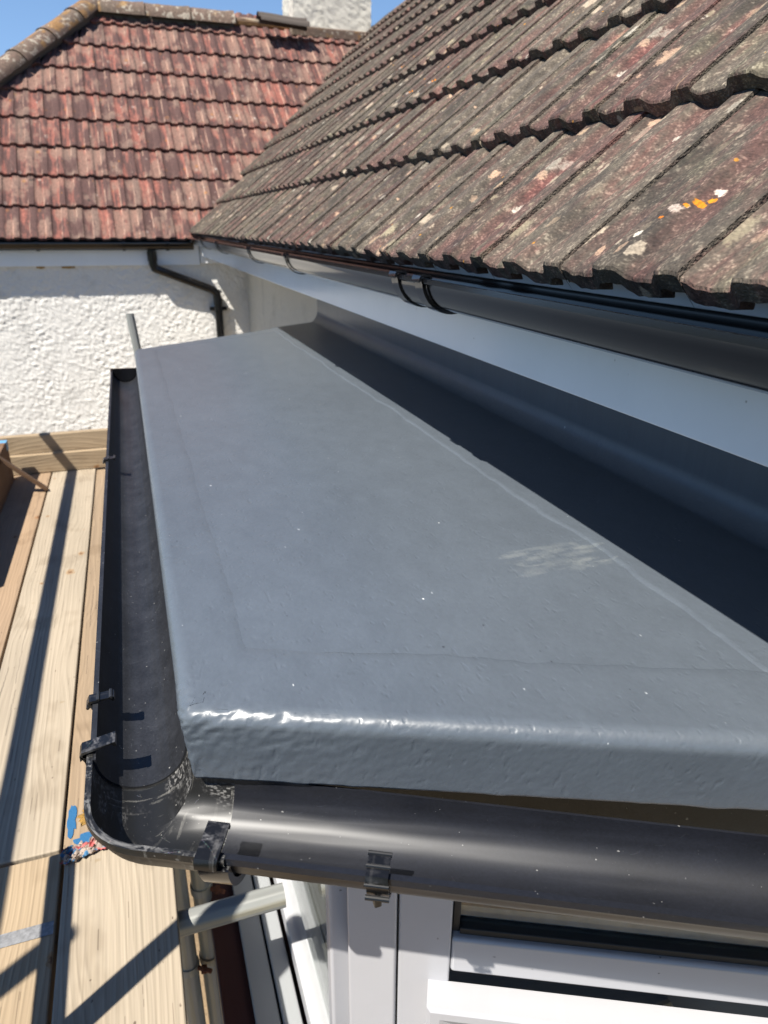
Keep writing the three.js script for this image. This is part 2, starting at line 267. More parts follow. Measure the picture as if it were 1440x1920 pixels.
{
  const galv = tex(512, 512, (u, v, c) => { const f = fbm(u, v, 5, 6, 5, 5), g = fbm(u, v, 60, 60, 3, 8), s = ss(0.58, 0.72, fbm(u, v, 12, 12, 4, 18)); let k = 0.50 + 0.14 * f + 0.10 * (g - 0.5); c[0] = mix(k, 0.70, s * 0.6); c[1] = mix(k * 1.01, 0.67, s * 0.6); c[2] = mix(k * 0.98, 0.57, s * 0.6); });
  M.galv = std({ map: galv, metalness: 0.25, roughness: 0.55, bumpMap: grain, bumpScale: 0.0008 });
  M.rust = std({ color: rgb(0.16, 0.055, 0.025), roughness: 0.95, bumpMap: rep(grain, 3, 3), bumpScale: 0.002 });
  M.bandSteel = std({ map: rep(tex(256, 256, (u, v, c) => { const f = fbm(u, v, 20, 20, 3, 5); gray(c, 0.42 + 0.18 * f); }), 8, 8), metalness: 0.15, roughness: 0.6 });
}
M.bluePaint = std({ color: rgb(0.02, 0.11, 0.24), roughness: 0.6, bumpMap: rep(grain, 5, 5), bumpScale: 0.001 });
M.blueTape = std({ color: rgb(0.12, 0.30, 0.48), roughness: 0.5 });
M.foam = std({ color: rgb(0.50, 0.28, 0.06), roughness: 0.9, bumpMap: rep(grain, 6, 6), bumpScale: 0.003 });
M.paving = std({ roughness: 0.95, bumpMap: rep(grain, 2, 2), bumpScale: 0.003, map: rep(tex(512, 512, (u, v, c) => { const f = fbm(u, v, 5, 5, 5, 6), g = fbm(u, v, 120, 120, 2, 8); const k = 0.80 + 0.25 * (f - 0.5) + 0.2 * (g - 0.5); c[0] = 0.62 * k; c[1] = 0.53 * k; c[2] = 0.41 * k; }), 0.6, 0.6) });

// ------------------------------------------------------------------ ground
M.lawn = std({ roughness: 1, bumpMap: rep(grain, 2, 2), bumpScale: 0.02, map: rep(tex(512, 512, (u, v, c) => { const f = fbm(u, v, 5, 5, 5, 6), g = fbm(u, v, 150, 150, 2, 8); const k = 0.75 + 0.5 * (f - 0.5) + 0.4 * (g - 0.5); c[0] = 0.27 * k; c[1] = 0.31 * k; c[2] = 0.16 * k; }), 0.5, 0.5) });
structure('ground', boxUV(new THREE.PlaneGeometry(160, 160).rotateX(-Math.PI / 2).translate(0, -H, 0)), M.lawn);
structure('patio', boxUV(new THREE.PlaneGeometry(2.8, 9).rotateX(-Math.PI / 2).translate(-0.35, -H + 0.004, -2.2)), M.paving);

// ------------------------------------------------------------------ roof tiles
const C42 = 0.7431, S42 = 0.6691, GA = 0.3604;
const PROF = [[0, 0.0095], [0.014, 0.003], [0.018, 0.0015], [0.064, 0.0015], [0.0665, 0.003], [0.0740, 0.0145], [0.078, 0.016], [0.114, 0.016], [0.118, 0.0150], [0.133, 0.003], [0.138, 0.0015], [0.180, 0.0015], [0.1825, 0.003], [0.1900, 0.0145], [0.194, 0.016], [0.2270, 0.016], [0.2296, 0.0150]];
const profAt = (v) => { for (let i = 1; i < PROF.length; i++) if (v <= PROF[i][0]) { const [a, b] = PROF[i - 1], [c, d] = PROF[i]; return b + (d - b) * (v - a) / (c - a); } return PROF[PROF.length - 1][1]; };
const TH = 0.028;
// one interlocking tile: local x across, y off the slope, -z up the slope; fine = worn nose with real chips
function tileGeo(fine, au, av, rs, cut) {
  const vs = []; if (fine) { for (let v = 0; v < 0.2296; v += 0.0030) vs.push(v); vs.push(0.2296); } else PROF.forEach(p => vs.push(p[0]));
  const us = fine ? [0, 0.003, 0.008, 0.02, 0.06, 0.12, 0.2, 0.3, 0.42] : [0, 0.006, 0.42];
  const pos = [], uv = [], idx = [], nv = vs.length;
  const nz = (a, b, c) => fine ? n3(a * 60 + rs * 7.1, b * 60, c) : 0, big = (a, b) => fine ? n3(a * 14 + rs * 3.3, b * 14, 4.2) : 0;
  const push = (v, u, w, e = 0, du = 0) => { let x = v; if (cut) x = Math.max(v, cut(u)); pos.push(x, w, -u + e); uv.push((au * COV + v) / ATL, (av * 0.465 + u + (du || 0)) / ATL); };
  for (const v of vs) push(v, 0.014, profAt(v) - 0.012 + 0.002 * nz(v, 1, 1), 0, -0.06);                       // underside behind the nose
  for (const v of vs) push(v, 0, profAt(v) + 0.001 + 0.0030 * nz(v, 3, 1), 0.0025 * nz(v, 5, 2) + 0.002 * big(v, 2), -0.030);    // lower edge of the nose
  us.forEach((u, k) => { for (const v of vs) { const round = fine ? (k === 0 ? 0.0045 : k === 1 ? 0.0012 : 0) : (k === 0 ? 0.003 : 0);
    push(v, u, profAt(v) + TH - round - (TH / GA) * u + 0.0008 * nz(v, u, 3) + (k < 3 ? 0.0016 * nz(v, 7, 4) : 0), k < 2 ? 0.0022 * nz(v, 9, 5) + 0.002 * big(v, 2) : 0); } });
  const rows = us.length + 2;
  for (let r = 0; r < rows - 1; r++) for (let i = 0; i < nv - 1; i++) { const a = r * nv + i; idx.push(a, a + 1, a + nv, a + 1, a + nv + 1, a + nv); }
  for (const [i, f] of [[0, 0], [nv - 1, 1]]) {                                                         // side walls at the seams
    const b0 = pos.length / 3;
    for (let r = 1; r < rows; r++) { const a = r * nv + i; pos.push(pos[a * 3], pos[a * 3 + 1], pos[a * 3 + 2], pos[a * 3], pos[a * 3 + 1] - 0.024, pos[a * 3 + 2]); for (let q = 0; q < 2; q++) uv.push(uv[a * 2] + q * 0.03 / ATL, uv[a * 2 + 1]); }
    for (let r = 0; r < rows - 2; r++) { const a = b0 + 2 * r; f ? idx.push(a, a + 1, a + 2, a + 1, a + 3, a + 2) : idx.push(a, a + 2, a + 1, a + 1, a + 2, a + 3); }
  }
  const g = new THREE.BufferGeometry(); g.setAttribute('position', new THREE.Float32BufferAttribute(pos, 3)); g.setAttribute('uv', new THREE.Float32BufferAttribute(uv, 2)); g.setIndex(idx);
  return toCreasedNormals(g, 0.5);
}
const fineGeos = [], coarseGeos = [];
for (let i = 0; i < 26; i++) fineGeos.push(tileGeo(true, 1 + (i % 8), Math.floor(i / 9) + (i % 2), i));
const special = tileGeo(true, 0, 0, 99);
for (let i = 0; i < 30; i++) coarseGeos.push(tileGeo(false, i % 9, Math.floor(i / 9), i));
function tileMesh(parent, geo, mat, x, u, jig = 1) {
  const m = new THREE.Mesh(geo, mat); m.name = 'tile'; m.castShadow = m.receiveShadow = true;
  m.position.set(x, rr(0, 0.003) * jig, -u + rr(-0.003, 0.003) * jig); m.rotation.set(rr(-0.004, 0.004) * jig, rr(-0.004, 0.004) * jig, rr(-0.006, 0.006) * jig); parent.add(m); return m;
}

// ------------------------------------------------------------------ the house: wall, eaves and roof
const XW = 1.01, XF = 0.638, XR = 0.52, YR = -0.0915, X0 = 0.545, Y0 = -0.046, ZW = -6.6, ZE = -6.475, YE = -0.09;
function roughWall(w, h, cell, amp, place) {
  return gridGeo(Math.round(w / cell), Math.round(h / cell), (u, v) => {
    const x = u * w, y = v * h; const q = (0.50 * n3(x * 27, y * 27, 1) + 0.42 * n3(x * 51, y * 51, 4)) * (0.85 + 0.6 * n3(x * 4, y * 4, 3)) + 0.2 * n3(x * 9, y * 9, 7); return place(x, y, amp * q).concat([x, y]);
  });
}
const house = thing('house', 'house with mossy brown tiled roof, white eaves board and rendered wall behind flat bay roof', 'house', [XW + 1, -H, -3]);
part(house, 'wall', clean(roughWall(3.5, 1.3, 0.012, 0.007, (x, y, q) => [XW - q, -1.5 + y, -3.1 - x]), box(XW + 0.02, XW + 0.25, -H, -0.2, ZW + 0.03, 1.2, 0)), M.oldRender);
part(house, 'fascia_board', box(XF, XF + 0.02, -0.242, -0.062, -6.52, 1.2, 0.003), M.upvc);
part(house, 'soffit_board', box(XF + 0.021, XW - 0.01, -0.236, -0.226, -6.5, 1.2, 0), M.upvc);
const roof = new THREE.Group(); roof.name = 'roof'; house.add(roof);
{
  const b = bases.get(house); roof.position.set(X0 + 0.0295 - b[0], Y0 - 0.0327 - b[1], -0.87 - b[2]);
  roof.setRotationFromMatrix(new THREE.Matrix4().makeBasis(V(0, 0, 1), V(-S42, C42, 0), V(-C42, -S42, 0)));
  let n = 0;
  for (let k = 0; k < 9; k++) {
    const u = k * GA, off = k % 2 ? COV / 2 : 0, end = -6.40 - 0.2676 * (k + 1) - 0.1;
    for (let j = 3; ; j--) {
      const x = j * COV + off, z = -0.87 + x; if (z > -0.1) continue; if (z < end) break;
      const near = Math.hypot(0.6 + 0.27 * k, z) < 2.5 - 0.0 * k;
      const geo = k === 0 && j === 0 ? special : near ? fineGeos[Math.floor(rnd() * 26)] : coarseGeos[Math.floor(rnd() * 30)];
      tileMesh(roof, geo, M.tile, x, u); n++;
    }
  }
  const f = new THREE.Mesh(new THREE.BoxGeometry(8.6, 0.012, 3.2).translate(-3.3, -0.012, -1.64), M.felt); f.name = 'underlay'; f.castShadow = f.receiveShadow = true; roof.add(f);
  const bs = new THREE.Mesh(new THREE.BoxGeometry(9.2, 0.03, 3.4).rotateX(2 * 42 * Math.PI / 180).translate(-3.0, -1.63, -3.62), M.mortar); bs.name = 'rear_slope'; bs.castShadow = true; roof.add(bs);
  console.log('house tiles', n);
}

// ------------------------------------------------------------------ the wing across the end
const wing = thing('house_wing', 'projecting wing with red tiled hipped roof and bright white roughcast wall', 'house', [0, -H, ZW - 1.5]);
part(wing, 'wall', clean(roughWall(2.6, 1.55, 0.0075, 0.0105, (x, y, q) => [-1.55 + x, -1.75 + y, ZW + q]), box(-2.2, XW + 2, -H, -0.1, ZW - 0.3, ZW - 0.02, 0)), M.render);
part(wing, 'fascia_board', box(-2.25, 0.62, -0.312, -0.13, ZW + 0.013, ZW + 0.031, 0.003), M.upvc);
part(wing, 'eaves_return', box(0.625, 0.985, -0.30, -0.10, ZW - 0.02, ZW + 0.05, 0.003), M.upvc);
part(wing, 'soffit_board', box(-2.25, 0.62, -0.308, -0.296, ZW - 0.03, ZW + 0.012, 0), M.upvc);
{ const fl = (rx, ry, sd) => { const pts = []; for (let i = 0; i < 20; i++) { const a = i / 20 * 6.2832, r = 1 + 0.6 * n3(Math.cos(a) * 1.9 + sd, Math.sin(a) * 1.9, sd); pts.push(new THREE.Vector2(Math.cos(a) * rx * r, Math.sin(a) * ry * r)); } return new THREE.ExtrudeGeometry(new THREE.Shape(pts), { depth: 0.016, bevelEnabled: false }); };
  for (const [x, rx, sd] of [[-0.63, 0.03, 1.2], [-0.43, 0.05, 5.3]]) part(wing, 'sealant', fl(rx, 0.012, sd).translate(x, -0.318, ZW - 0.002), M.ochre); }
const wroof = new THREE.Group(); wroof.name = 'roof'; wing.add(wroof);
const HIPX = 0.04, RUN = 2.315;
{
  const b = bases.get(wing); wroof.position.set(0 - b[0], YE - 0.0327 - b[1], ZE - 0.0295 - b[2]);
  wroof.setRotationFromMatrix(new THREE.Matrix4().makeBasis(V(1, 0, 0), V(0, C42, S42), V(0, -S42, C42)));
  let n = 0;
  for (let k = 0; k < 9; k++) {
    const u = k * GA, off = k % 2 ? COV / 2 : 0, hip = (uu) => HIPX - (RUN - C42 * (u + uu));
    const end = 0.75 + 0.2676 * (k + 1);
    for (let j = -12; j < 30; j++) {
      const x = j * COV + off - 0.03; if (x > end || x + COV < hip(0.1)) continue; if (x + COV < -1.65) continue;
      if (k === 8 && x > 3.4) continue;
      const cutNeeded = x < hip(0.42);
      const geo = cutNeeded ? tileGeo(false, n % 9, n % 4, n, (uu) => Math.min(0.2296, hip(uu) - x)) : coarseGeos[Math.floor(rnd() * 30)];
      tileMesh(wroof, geo, M.wingTile, x, u); n++;
    }
  }
  const U = 3.1, pg = new THREE.Shape([[-2.3, 0], [3.6, 0], [3.6, U], [0.02, U]].map(p => new THREE.Vector2(...p)));
  const f = new THREE.Mesh(new THREE.ExtrudeGeometry(pg, { depth: 0.01, bevelEnabled: false }).rotateX(-Math.PI / 2).translate(0, -0.02, 0), M.felt); f.name = 'underlay'; f.castShadow = true; wroof.add(f);
  console.log('wing tiles', n);
}
// ridge and hip: half-round capping tiles bedded in mortar, each one a piece
function capTile(a, b, r, lift) {
  const L = a.distanceTo(b), nseg = 12, pts = [], ex = 0.012; const d = b.clone().sub(a).normalize(), side = V(0, 1, 0).cross(d).normalize(), up = d.clone().cross(side).normalize();
  const g = gridGeo(nseg, 4, (u, v) => { const t = Math.PI * u, rad = r + (v > 0.8 ? ex : 0) + 0.004 * n3(u * 6, v * 5 + a.x * 9, a.z); const p = a.clone().addScaledVector(d, v * L).addScaledVector(side, Math.cos(t) * rad).addScaledVector(up, Math.sin(t) * rad * 0.8 + lift); return [p.x, p.y, p.z, u * 0.3 + a.x * 0.37, v * L + a.z * 0.71]; });
  const e = gridGeo(nseg, 1, (u, v) => { const t = Math.PI * u, rad = (r + ex) - 0.025 * v; const p = b.clone().addScaledVector(side, Math.cos(t) * rad).addScaledVector(up, Math.sin(t) * rad * 0.8 + lift); return [p.x, p.y, p.z, u * 0.3, v * 0.02]; });
  return clean(g, e);
}
const RY = YE + 0.902 * RUN, RZ = ZE - RUN;
for (let i = 0; i < 3; i++) part(wing, 'ridge_tile', capTile(V(HIPX + 0.02 + i * 0.44, RY, RZ), V(HIPX + 0.45 + i * 0.44, RY, RZ), 0.175, -0.085), M.ridge);
for (let i = 0; i < 6; i++) { const q = (t) => V(HIPX - t, RY - 0.902 * t, RZ + t); part(wing, 'hip_tile', capTile(q(i * 0.26 - 0.05), q(i * 0.26 + 0.205), 0.125, 0.0), M.ridge); }
{
  const q = (t) => V(HIPX - t, RY - 0.902 * t, RZ + t);
  const bed = (a, b, r) => { const g = tube(a, b, r, 14, r * 0.98); const p = g.attributes.position; for (let i = 0; i < p.count; i++) p.setY(i, p.getY(i) + 0.012 * n3(p.getX(i) * 30, p.getZ(i) * 30, 2)); g.computeVertexNormals(); return g; };
  part(wing, 'mortar_bedding', clean(bed(q(-0.1), q(1.6), 0.085), bed(V(HIPX, RY - 0.09, RZ), V(1.36, RY - 0.09, RZ), 0.10)), M.mortar);
  part(wing, 'mortar_ridge', bed(V(1.37, RY - 0.035, RZ), V(3.4, RY - 0.035, RZ), 0.055), M.ridge);
  part(wing, 'rear_slope', clean(boxUV(new THREE.BoxGeometry(3.4, 0.03, 3).rotateX(-42 * Math.PI / 180).translate(1.9, RY - 1.10, RZ - 1.16))), M.mortar);
}
{
  const ch = thing('chimney', 'white roughcast chimney stack rising behind the wing roof ridge', 'chimney', [2.43, 1.6, -8.95]);
  const faces = (x0, x1, z0, z1, y0, y1) => clean(roughWall(x1 - x0, y1 - y0, 0.02, 0.02, (x, y, q) => [x0 + x, y0 + y, z1 + q]), roughWall(z1 - z0, y1 - y0, 0.02, 0.02, (x, y, q) => [x0 - q, y0 + y, z0 + x]), roughWall(z1 - z0, y1 - y0, 0.02, 0.02, (x, y, q) => [x1 + q, y0 + y, z1 - x]), box(x0 + 0.01, x1 - 0.01, y0, y1, z0, z1 - 0.01, 0));
  part(ch, 'stack', faces(2.0, 2.86, -9.25, -8.72, 1.4, 3.3), M.oldRender);
  part(ch, 'mortar_flaunching', box(1.96, 2.92, 1.86, 1.965, -8.80, -8.66, 0.02), M.ridge);
}
{
  const a = capTile(V(1.60, 1.93, -8.50), V(2.10, 1.90, -8.50), 0.075, 0.0), b = capTile(V(1.58, 1.955, -8.53), V(2.08, 1.925, -8.53), 0.07, 0.01);
  const t = thing('loose_ridge_tiles', 'dark grey-brown loose capping tiles stacked on roof beside white chimney', 'roof tiles', [1.85, 1.86, -8.5]);
  part(t, 'lower_tile', a, M.oldTile = std({ color: rgb(0.075, 0.06, 0.05), roughness: 0.9, bumpMap: rep(grain, 4, 4), bumpScale: 0.003 })); part(t, 'upper_tile', b, M.oldTile);
}

// ------------------------------------------------------------------ gutters
function troughSec(R, t = 0.003, bead = true) {
  const s = []; if (bead) s.push([-R - 0.004, 0.003], [-R - 0.0045, -0.005], [-R - 0.0005, -0.009]);
  for (let i = 1; i <= 22; i++) { const a = Math.PI + Math.PI * i / 22; if (bead && i < 2) continue; s.push([Math.cos(a) * R, Math.sin(a) * R]); }
  s.push([R, 0.005], [R - t, 0.005]);
  for (let i = 22; i >= 0; i--) { const a = Math.PI + Math.PI * i / 22; s.push([Math.cos(a) * (R - t), Math.sin(a) * (R - t)]); }
  s.push([-R + t, 0.003]); return s;
}
const arcSec = (R0, R1, a0, a1, n = 18) => { const s = []; for (let i = 0; i <= n; i++) { const a = mix(a0, a1, i / n); s.push([Math.cos(a) * R1, Math.sin(a) * R1]); } for (let i = n; i >= 0; i--) { const a = mix(a0, a1, i / n); s.push([Math.cos(a) * R0, Math.sin(a) * R0]); } return s; };
// strap that grips the trough: round the outside, and folded over the front rim with a tab
const strapSec = (R, tab = 0.024, rise = 0.011) => { const s = []; for (let i = 0; i <= 18; i++) { const a = Math.PI + Math.PI * i / 18; s.push([Math.cos(a) * (R + 0.0045), Math.sin(a) * (R + 0.0045)]); } for (let i = 18; i >= 0; i--) { const a = Math.PI + Math.PI * i / 18; s.push([Math.cos(a) * (R + 0.001), Math.sin(a) * (R + 0.001)]); }
  s.push([-R - 0.006, -0.002], [-R - 0.0062, 0.005], [-R + tab - 0.002, rise - 0.003], [-R + tab + 0.001, rise - 0.007], [-R + tab + 0.004, rise - 0.006], [-R + tab + 0.003, rise], [-R - 0.007, 0.0085], [-R - 0.0098, 0.004], [-R - 0.0098, -0.004]); return s; };
const line = (a, b, s, n = 1) => Array.from({ length: n + 1 }, (_, i) => ({ p: a.clone().lerp(b, i / n), s }));
const GR = 0.0555, GY = -0.607;
const SX = V(1, 0, 0), FD = V(0.897, 0, 0.442), FS = V(0.442, 0, -0.897);   // front run: along, and sideways towards the bay
const K = V(-0.05, GY, -0.672);
const fp = (s) => K.clone().addScaledVector(FD, s).add(V(0, -0.02 * Math.max(0, s - 0.06), 0)), lp = (z) => V(-0.05, GY, z);
const bayG = thing('bay_gutter', 'black half-round gutter with dusty corner piece round the grey bay roof', 'gutter', [-0.05, GY - 0.06, -1.2]);
{
  
  part(bayG, 'trough', sweep(troughSec(GR), line(lp(-3.40), lp(-0.765), SX, 10)), M.troughDirty);
  part(bayG, 'trough', sweep(troughSec(GR), line(fp(0.088), fp(1.25), FS, 10)), M.troughClean);
  // corner piece: two straights and a tight curve
  const path = [], rc = 0.030, ang = Math.acos(clamp(V(0, 0, 1).dot(FD), -1, 1)), tl = rc * Math.tan(ang / 2);
  for (const z of [-0.80, -0.76, -0.72]) path.push({ p: lp(z), s: SX });
  const c0 = lp(K.z - tl), cen = c0.clone().addScaledVector(SX, rc);
  for (let i = 0; i <= 10; i++) { const t = ang * i / 10, s = V(Math.cos(t), 0, -Math.sin(t)); path.push({ p: cen.clone().addScaledVector(s, -rc), s }); }
  for (const s of [0.05, 0.085, 0.115]) path.push({ p: fp(s), s: FS });
  const bis = V(Math.cos(ang / 2), 0, -Math.sin(ang / 2));
  part(bayG, 'corner_piece', sweep(troughSec(GR + 0.0034), path.map((q, i) => ({ p: q.p.clone().add(V(0, 0.001, 0)), s: q.s, at: i > 2 && i < 14 ? (a) => a > rc ? cen.clone().addScaledVector(bis, (a - rc) / Math.cos(ang / 2)) : null : null }))), M.corner);
  const collar = arcSec(GR + 0.0035, GR + 0.012, Math.PI * 1.03, Math.PI * 1.97);
  part(bayG, 'collar', sweep(collar, line(fp(0.088), fp(0.120), FS)), M.black);
  part(bayG, 'collar', sweep(collar, line(lp(-0.805), lp(-0.778), SX)), M.black);
  // the clips that grip the rim
  part(bayG, 'clip', sweep(strapSec(GR + 0.006, 0.030, 0.016), line(lp(-0.796), lp(-0.775), SX)), M.clip);
  part(bayG, 'clip', sweep(strapSec(GR + 0.006, 0.034, 0.015), line(fp(0.086), fp(0.110), FS)), M.clip);
  part(bayG, 'bracket', sweep(strapSec(GR + 0.001, 0.022, 0.010), line(lp(-0.897), lp(-0.880), SX)), M.clip);
  part(bayG, 'bracket', sweep(strapSec(GR + 0.001, 0.018, 0.010), line(lp(-2.035), lp(-2.012), SX)), M.clip);
  part(bayG, 'bracket', sweep(strapSec(GR + 0.001, 0.020, 0.010), line(fp(0.262), fp(0.285), FS)), M.clip);
  part(bayG, 'bracket', sweep(strapSec(GR + 0.001, 0.020, 0.010), line(fp(1.05), fp(1.08), FS)), M.clip);
  for (const [at, s0, s1, sd] of [[fp, 0.262, 0.285, FS], [lp, -0.897, -0.880, SX], [lp, -2.035, -2.012, SX]]) {
    const rib = (a, b, r) => tube(at(s0 - 0.001).addScaledVector(sd, a).add(V(0, b, 0)), at(s1 + 0.001).addScaledVector(sd, a).add(V(0, b, 0)), r, 10, r * 0.9);
    for (const q of [[-GR + 0.004, 0.0095, 0.0022], [-GR + 0.020, 0.0095, 0.0026], [-GR - 0.0105, -0.001, 0.0022], [-GR - 0.004, -0.026, 0.0028]]) part(bayG, 'clip_rib', rib(...q), M.clip);
    const m = at((s0 + s1) / 2).addScaledVector(sd, -GR - 0.002).add(V(0, -0.034, 0)); part(bayG, 'clip_lug', box(m.x - 0.004, m.x + 0.004, m.y - 0.003, m.y + 0.008, m.z - 0.004, m.z + 0.004, 0.0015), M.clip);
  }
  // stop end at the far end
  const disc = []; for (let i = 0; i <= 20; i++) { const a = Math.PI + Math.PI * i / 20; disc.push([Math.cos(a) * (GR + 0.005), Math.sin(a) * (GR + 0.005)]); } disc.push([GR + 0.005, 0.006], [-GR - 0.008, 0.008]);
  part(bayG, 'stop_end', clean(sweep(disc, line(lp(-3.425), lp(-3.415), SX)), sweep(arcSec(GR + 0.001, GR + 0.006, Math.PI * 0.97, Math.PI * 2), line(lp(-3.42), lp(-3.375), SX))), M.black);
}
const houseG = thing('eaves_gutter', 'long glossy black half-round gutter under the mossy tiles of the house eaves', 'gutter', [XR + 0.056, YR - 0.06, -3]);
{
  const hp = (z) => V(XR + GR, YR, z);
  part(houseG, 'trough', sweep(troughSec(GR), line(hp(-6.40), hp(0.9), SX, 10)), M.black);
  for (const z of [-1.415, -1.285]) part(houseG, 'union_strap', sweep(strapSec(GR + 0.002, 0.012, 0.009), line(hp(z - 0.02), hp(z + 0.018), SX)), M.black);
  part(houseG, 'union_sleeve', sweep(arcSec(GR + 0.0008, GR + 0.0028, Math.PI * 1.02, Math.PI * 1.98), line(hp(-1.44), hp(-1.255), SX)), M.black);
  for (const z of [-2.51, -3.30, -4.45, -5.3, -0.28]) part(houseG, 'bracket', sweep(strapSec(GR + 0.002, 0.008, 0.006), line(hp(z - 0.011), hp(z + 0.011), SX)), M.black);
}
const wingG = thing('wing_gutter', 'black gutter along the red wing roof above white wall', 'gutter', [-0.8, -0.2, ZW + 0.12]);
{
  const yw = -0.135, zc = ZW + 0.090, SZ = V(0, 0, -1);
  part(wingG, 'trough', sweep(troughSec(GR), line(V(-2.3, yw, zc), V(XR + 0.05, yw, zc), SZ, 4)), M.black);
  for (const x of [-0.62, 0.02, 0.36]) part(wingG, 'bracket', sweep(strapSec(GR + 0.002, 0.01, 0.006), line(V(x - 0.012, yw, zc), V(x + 0.012, yw, zc), SZ)), M.black);
}
const dp = thing('downpipe', 'black downpipe with swan-neck offset on the white wing wall', 'downpipe', [0.72, -H, ZW + 0.05]);
{
  const pts = [V(0.23, -0.17, ZW + 0.090), V(0.232, -0.30, ZW + 0.085), V(0.245, -0.335, ZW + 0.082), V(0.70, -0.515, ZW + 0.052), V(0.735, -0.545, ZW + 0.048), V(0.742, -0.60, ZW + 0.048), V(0.742, -H, ZW + 0.048)];
  const curve = new THREE.CurvePath(); for (let i = 0; i < pts.length - 1; i++) curve.add(new THREE.LineCurve3(pts[i], pts[i + 1]));
  const g = []; for (let i = 0; i < pts.length - 1; i++) { g.push(tube(pts[i], pts[i + 1], 0.034, 20)); if (i) g.push(new THREE.SphereGeometry(0.0342, 18, 12).translate(pts[i].x, pts[i].y, pts[i].z)); }
  part(dp, 'pipe', clean(...g), M.black);
  part(dp, 'socket', clean(tube(V(0.231, -0.20, ZW + 0.089), V(0.232, -0.275, ZW + 0.086), 0.039), tube(V(0.742, -0.575, ZW + 0.048), V(0.742, -0.64, ZW + 0.048), 0.039)), M.black);
  part(dp, 'pipe_clip', clean(tube(V(0.742, -0.66, ZW + 0.048), V(0.742, -0.69, ZW + 0.048), 0.042), box(0.668, 0.70, -0.69, -0.66, ZW + 0.0, ZW + 0.05), box(0.784, 0.816, -0.69, -0.66, ZW + 0.0, ZW + 0.05)), M.black);
}

